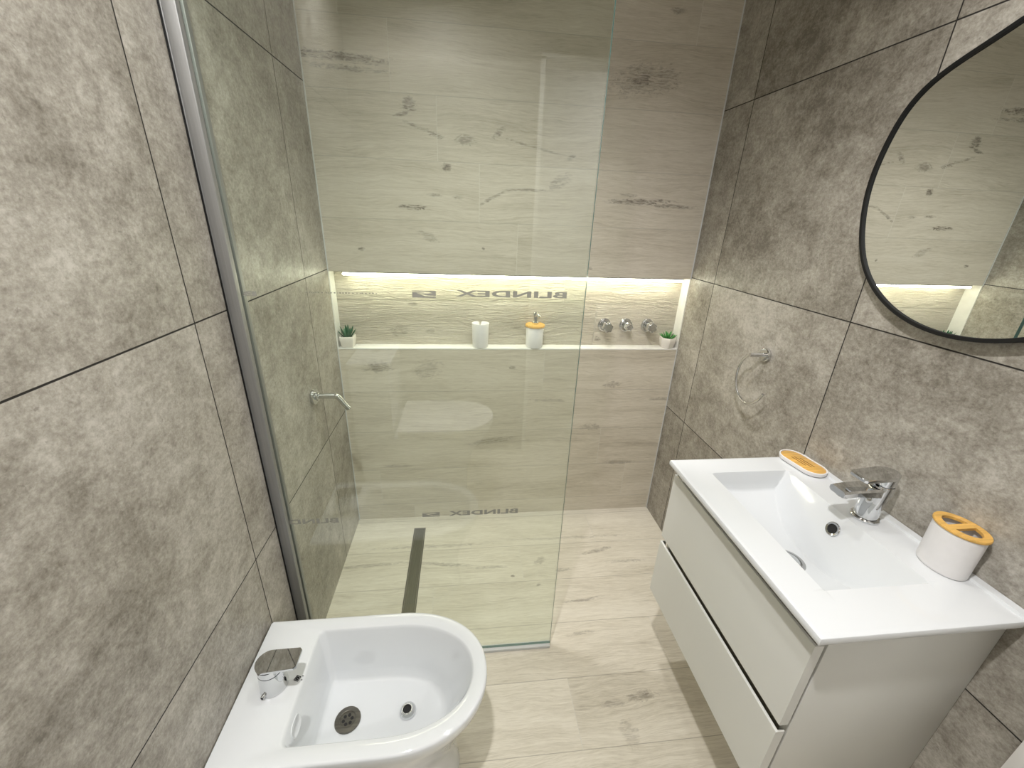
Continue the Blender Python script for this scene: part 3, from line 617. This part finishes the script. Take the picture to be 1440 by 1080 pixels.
# ------------------------------------------------------------------ bidet
BZ = 0.381; BYC = -1.019
def dsh(xb, xf, hw, rc, fl, z, yc=BYC, n=9):
    # D outline: straight back with rounded corners, straight sides, half-ellipse front (power 2.3)
    pts = [(xb, yc + t_ * (hw - rc)) for t_ in lin(-1, 1, 8)][1:-1]
    pts = []
    for t_ in lin(-(hw - rc), hw - rc, 8): pts.append((xb, yc + t_))
    for a in lin(PI, PI / 2, n)[1:]: pts.append((xb + rc + rc * math.cos(a), yc + hw - rc + rc * math.sin(a)))
    xs0 = xf - fl
    for s in lin(xb + rc, xs0, 10)[1:]: pts.append((s, yc + hw))
    for a in lin(PI / 2, -PI / 2, 40)[1:]:
        c, s = math.cos(a), math.sin(a); pts.append((xs0 + fl * abs(c) ** (2 / 2.15), yc + hw * math.copysign(abs(s) ** (2 / 2.15), s)))
    for s in lin(xs0, xb + rc, 10)[1:]: pts.append((s, yc - hw))
    for a in lin(-PI / 2, -PI, n)[1:-1]: pts.append((xb + rc + rc * math.cos(a), yc - hw + rc + rc * math.sin(a)))
    pts.append((xb, yc - (hw - rc)))
    return [Vector((x, y, z)) for x, y in pts[:-1]]
t = thing('bidet', 'white ceramic bidet standing against the left wall before the glass', 'bidet', (0.25, BYC, 0.0))
bm = bmesh.new()
R = [dsh(0.002, 0.498, 0.112, 0.01, 0.16, 0.0005), dsh(0.002, 0.490, 0.111, 0.01, 0.16, 0.06), dsh(0.002, 0.488, 0.116, 0.01, 0.17, 0.14), dsh(0.002, 0.505, 0.128, 0.01, 0.185, 0.21), dsh(0.002, 0.532, 0.148, 0.01, 0.205, 0.28), dsh(0.002, 0.557, 0.162, 0.01, 0.22, 0.33),
     dsh(0.002, 0.566, 0.1660, 0.008, 0.225, 0.348), dsh(0.002, 0.5695, 0.1685, 0.008, 0.225, 0.366), dsh(0.002, 0.5690, 0.1680, 0.008, 0.225, 0.376), dsh(0.0025, 0.5665, 0.1660, 0.007, 0.2235, BZ - 0.001), dsh(0.005, 0.562, 0.162, 0.007, 0.222, BZ), 
     dsh(0.130, 0.538, 0.1325, 0.016, 0.200, BZ), dsh(0.134, 0.5345, 0.1295, 0.016, 0.198, BZ - 0.003), dsh(0.137, 0.5315, 0.1270, 0.016, 0.196, BZ - 0.010),
     dsh(0.146, 0.511, 0.1155, 0.015, 0.185, BZ - 0.060), dsh(0.154, 0.484, 0.1025, 0.014, 0.172, BZ - 0.120), dsh(0.158, 0.470, 0.0965, 0.014, 0.164, BZ - 0.146), dsh(0.162, 0.462, 0.0915, 0.014, 0.158, BZ - 0.152), dsh(0.169, 0.452, 0.083, 0.014, 0.150, BZ - 0.1545), dsh(0.21, 0.41, 0.05, 0.012, 0.11, BZ - 0.1555), dsh(0.25, 0.34, 0.02, 0.01, 0.04, BZ - 0.156)]
loft(bm, R)
obj('bowl', bm, M_CER, t, ang=50)
bz = BZ - 0.1550
dc = Vector((0.2220, -1.0215, bz + 0.001))
bm = bmesh.new(); lathe(bm, [(0.030, -0.003), (0.0315, 0.000), (0.030, 0.0032), (0.0205, 0.0042), (0.0192, 0.0034), (0.0185, 0.0012), (0.005, 0.0008)], dc); dn = obj('drain', bm, M_STEEL, t)
for k in range(6):
    a = 2 * PI * k / 6 + 0.3; bm = bmesh.new(); lathe(bm, [(0.0040, 0.0008), (0.0038, 0.0016)], dc + Vector((0.0105 * math.cos(a), 0.0105 * math.sin(a), 0)), (0, 0, 1), 14); sub('drain_hole', bm, M_HOLE, dn)
jc = Vector((0.3690, -1.0150, bz + 0.002))
bm = bmesh.new(); lathe(bm, [(0.0205, -0.001), (0.0210, 0.002), (0.0190, 0.007), (0.0140, 0.011), (0.0105, 0.011), (0.010, 0.004)], jc, (-0.12, -0.05, 1)); jn = obj('jet_nozzle', bm, M_CHROME, t)
bm = bmesh.new(); lathe(bm, [(0.0100, 0.0042), (0.0098, 0.0085)], jc, (-0.12, -0.05, 1), 20); sub('jet_hole', bm, M_HOLE, jn)
# overflow slot pressed into the rear slope and the small printed emblem
bm = bmesh.new(); o_ = Vector((0.1419, -1.0915, BZ - 0.0360)); nu = Vector((0.177, 0, -0.984)).normalized(); nn = Vector((0.984, 0, 0.177)).normalized(); nv = Vector((0, 1, 0))
def ov(k, h): return [o_ + nu * 0.0165 * k * (abs(math.cos(a)) ** 0.7) * math.copysign(1, math.cos(a)) + nv * 0.021 * k * (abs(math.sin(a)) ** 0.7) * math.copysign(1, math.sin(a)) + nn * h for a in [2 * PI * i / 32 for i in range(32)]]
loft(bm, [ov(1.12, -0.0020), ov(1.06, 0.0012), ov(0.98, 0.0014), ov(0.86, 0.0004)]); obj('overflow', bm, M_CER, t)
bm = bmesh.new(); e0 = Vector((0.1215, -1.010, BZ + 0.0006))
def dia(c, s, hole):
    o4 = [bm.verts.new(c + Vector((s * math.cos(a), s * math.sin(a), 0))) for a in [PI / 2 * k + 0.4 for k in range(4)]]
    i4 = [bm.verts.new(c + Vector((hole * math.cos(a), hole * math.sin(a), 0))) for a in [PI / 2 * k + 0.4 for k in range(4)]]
    for k in range(4): bm.faces.new((o4[k], o4[(k + 1) % 4], i4[(k + 1) % 4], i4[k]))
dia(e0, 0.0085, 0.0062); dia(e0 + Vector((0, 0, 0.0001)), 0.0052, 0.0012)
for dy_ in (-0.0045, 0.0045): box(bm, e0.x + 0.0095, e0.x + 0.0125, e0.y + dy_ - 0.0009, e0.y + dy_ + 0.0009, e0.z, e0.z + 0.0002)
o = obj('printed_emblem', bm, M_BLACK, t); o['label'] = 'tiny black diamond emblem'

# ------------------------------------------------------------------ bidet tap
ux, uy = 0.0745, -1.020
t = thing('bidet_tap', 'chrome single lever tap with flat lever on the bidet deck', 'tap', (ux, uy, BZ))
bm = bmesh.new(); lathe(bm, [(0.0300, 0.0005), (0.0305, 0.002), (0.0297, 0.006), (0.0275, 0.042), (0.0268, 0.055)], (ux, uy, BZ), n=48); obj('body', bm, M_CHROME, t)
bm = bmesh.new(); lathe(bm, [(0.0255, 0.0545), (0.0257, 0.0568)], (ux, uy, BZ), n=48); obj('seam_ring', bm, M_HOLE, t)
bm = bmesh.new()
lathe(bm, [(0.0266, 0.057), (0.0264, 0.073)], (ux, uy, BZ), n=48)
out = [(ux - 0.0 + 0.0275 * math.cos(a), uy + 0.0265 * math.sin(a)) for a in lin(PI / 2, 1.5 * PI, 18)] + [(ux + 0.062, uy - 0.0245), (ux + 0.067, uy - 0.0195), (ux + 0.067, uy + 0.0195), (ux + 0.062, uy + 0.0245)]
def lv(dz, k): return [(ux + (x - ux) * k, uy + (y - uy) * k, BZ + 0.080 + dz + (x - ux) * 0.06) for x, y in out]
loft(bm, [lv(-0.0055, 0.95), lv(-0.004, 1.0), lv(0.001, 1.0), lv(0.0022, 0.985)]); obj('lever', bm, M_CHROME, t)
bm = bmesh.new(); tube(bm, [(ux - 0.010, uy - 0.027, BZ + 0.008), (ux - 0.012, uy - 0.034, BZ + 0.008)], 0.0048, 14); kn = obj('side_port', bm, M_CHROME, t)
bm = bmesh.new(); tube(bm, [(ux - 0.0121, uy - 0.0342, BZ + 0.008), (ux - 0.0122, uy - 0.0346, BZ + 0.008)], 0.003, 12); sub('port_hole', bm, M_HOLE, kn)

# ------------------------------------------------------------------ toilet (seen only as a reflection in the glass)
TYC = -1.665
t = thing('toilet', 'white ceramic toilet with closed lid reflected in the shower glass', 'toilet', (0.3, TYC, 0.0))
bm = bmesh.new()
loft(bm, [dsh(0.002, 0.53, 0.105, 0.02, 0.17, 0.0005, TYC), dsh(0.002, 0.53, 0.105, 0.02, 0.17, 0.12, TYC), dsh(0.002, 0.56, 0.125, 0.02, 0.19, 0.24, TYC), dsh(0.002, 0.63, 0.16, 0.02, 0.22, 0.34, TYC), dsh(0.002, 0.655, 0.172, 0.02, 0.23, 0.39, TYC), dsh(0.002, 0.65, 0.168, 0.02, 0.23, 0.405, TYC)])
obj('bowl', bm, M_CER, t, ang=50)
bm = bmesh.new(); loft(bm, [dsh(0.20, 0.66, 0.174, 0.03, 0.235, 0.408, TYC), dsh(0.20, 0.664, 0.177, 0.03, 0.235, 0.412, TYC), dsh(0.20, 0.664, 0.177, 0.03, 0.235, 0.421, TYC), dsh(0.20, 0.66, 0.174, 0.03, 0.235, 0.425, TYC)]); obj('seat', bm, M_PLAST, t)
bm = bmesh.new(); loft(bm, [dsh(0.20, 0.662, 0.176, 0.03, 0.235, 0.428, TYC), dsh(0.20, 0.667, 0.180, 0.03, 0.235, 0.433, TYC), dsh(0.20, 0.665, 0.178, 0.03, 0.235, 0.446, TYC), dsh(0.21, 0.645, 0.165, 0.03, 0.22, 0.452, TYC)]); obj('lid', bm, M_PLAST, t)
obj('cistern', B(0.003, 0.185, TYC - 0.175, TYC + 0.175, 0.407, 0.76, bev=0.012, seg=4), M_CER, t)
cl = obj('cistern_lid', B(0.0025, 0.195, TYC - 0.182, TYC + 0.182, 0.762, 0.79, bev=0.006, seg=3), M_CER, t)
bm = bmesh.new(); lathe(bm, [(0.02, 0.0003), (0.021, 0.003), (0.018, 0.005)], (0.1, TYC, 0.790)); sub('flush_button', bm, M_CHROME, cl)

for o in list(bpy.data.objects):
    if '_base' in o: del o['_base']
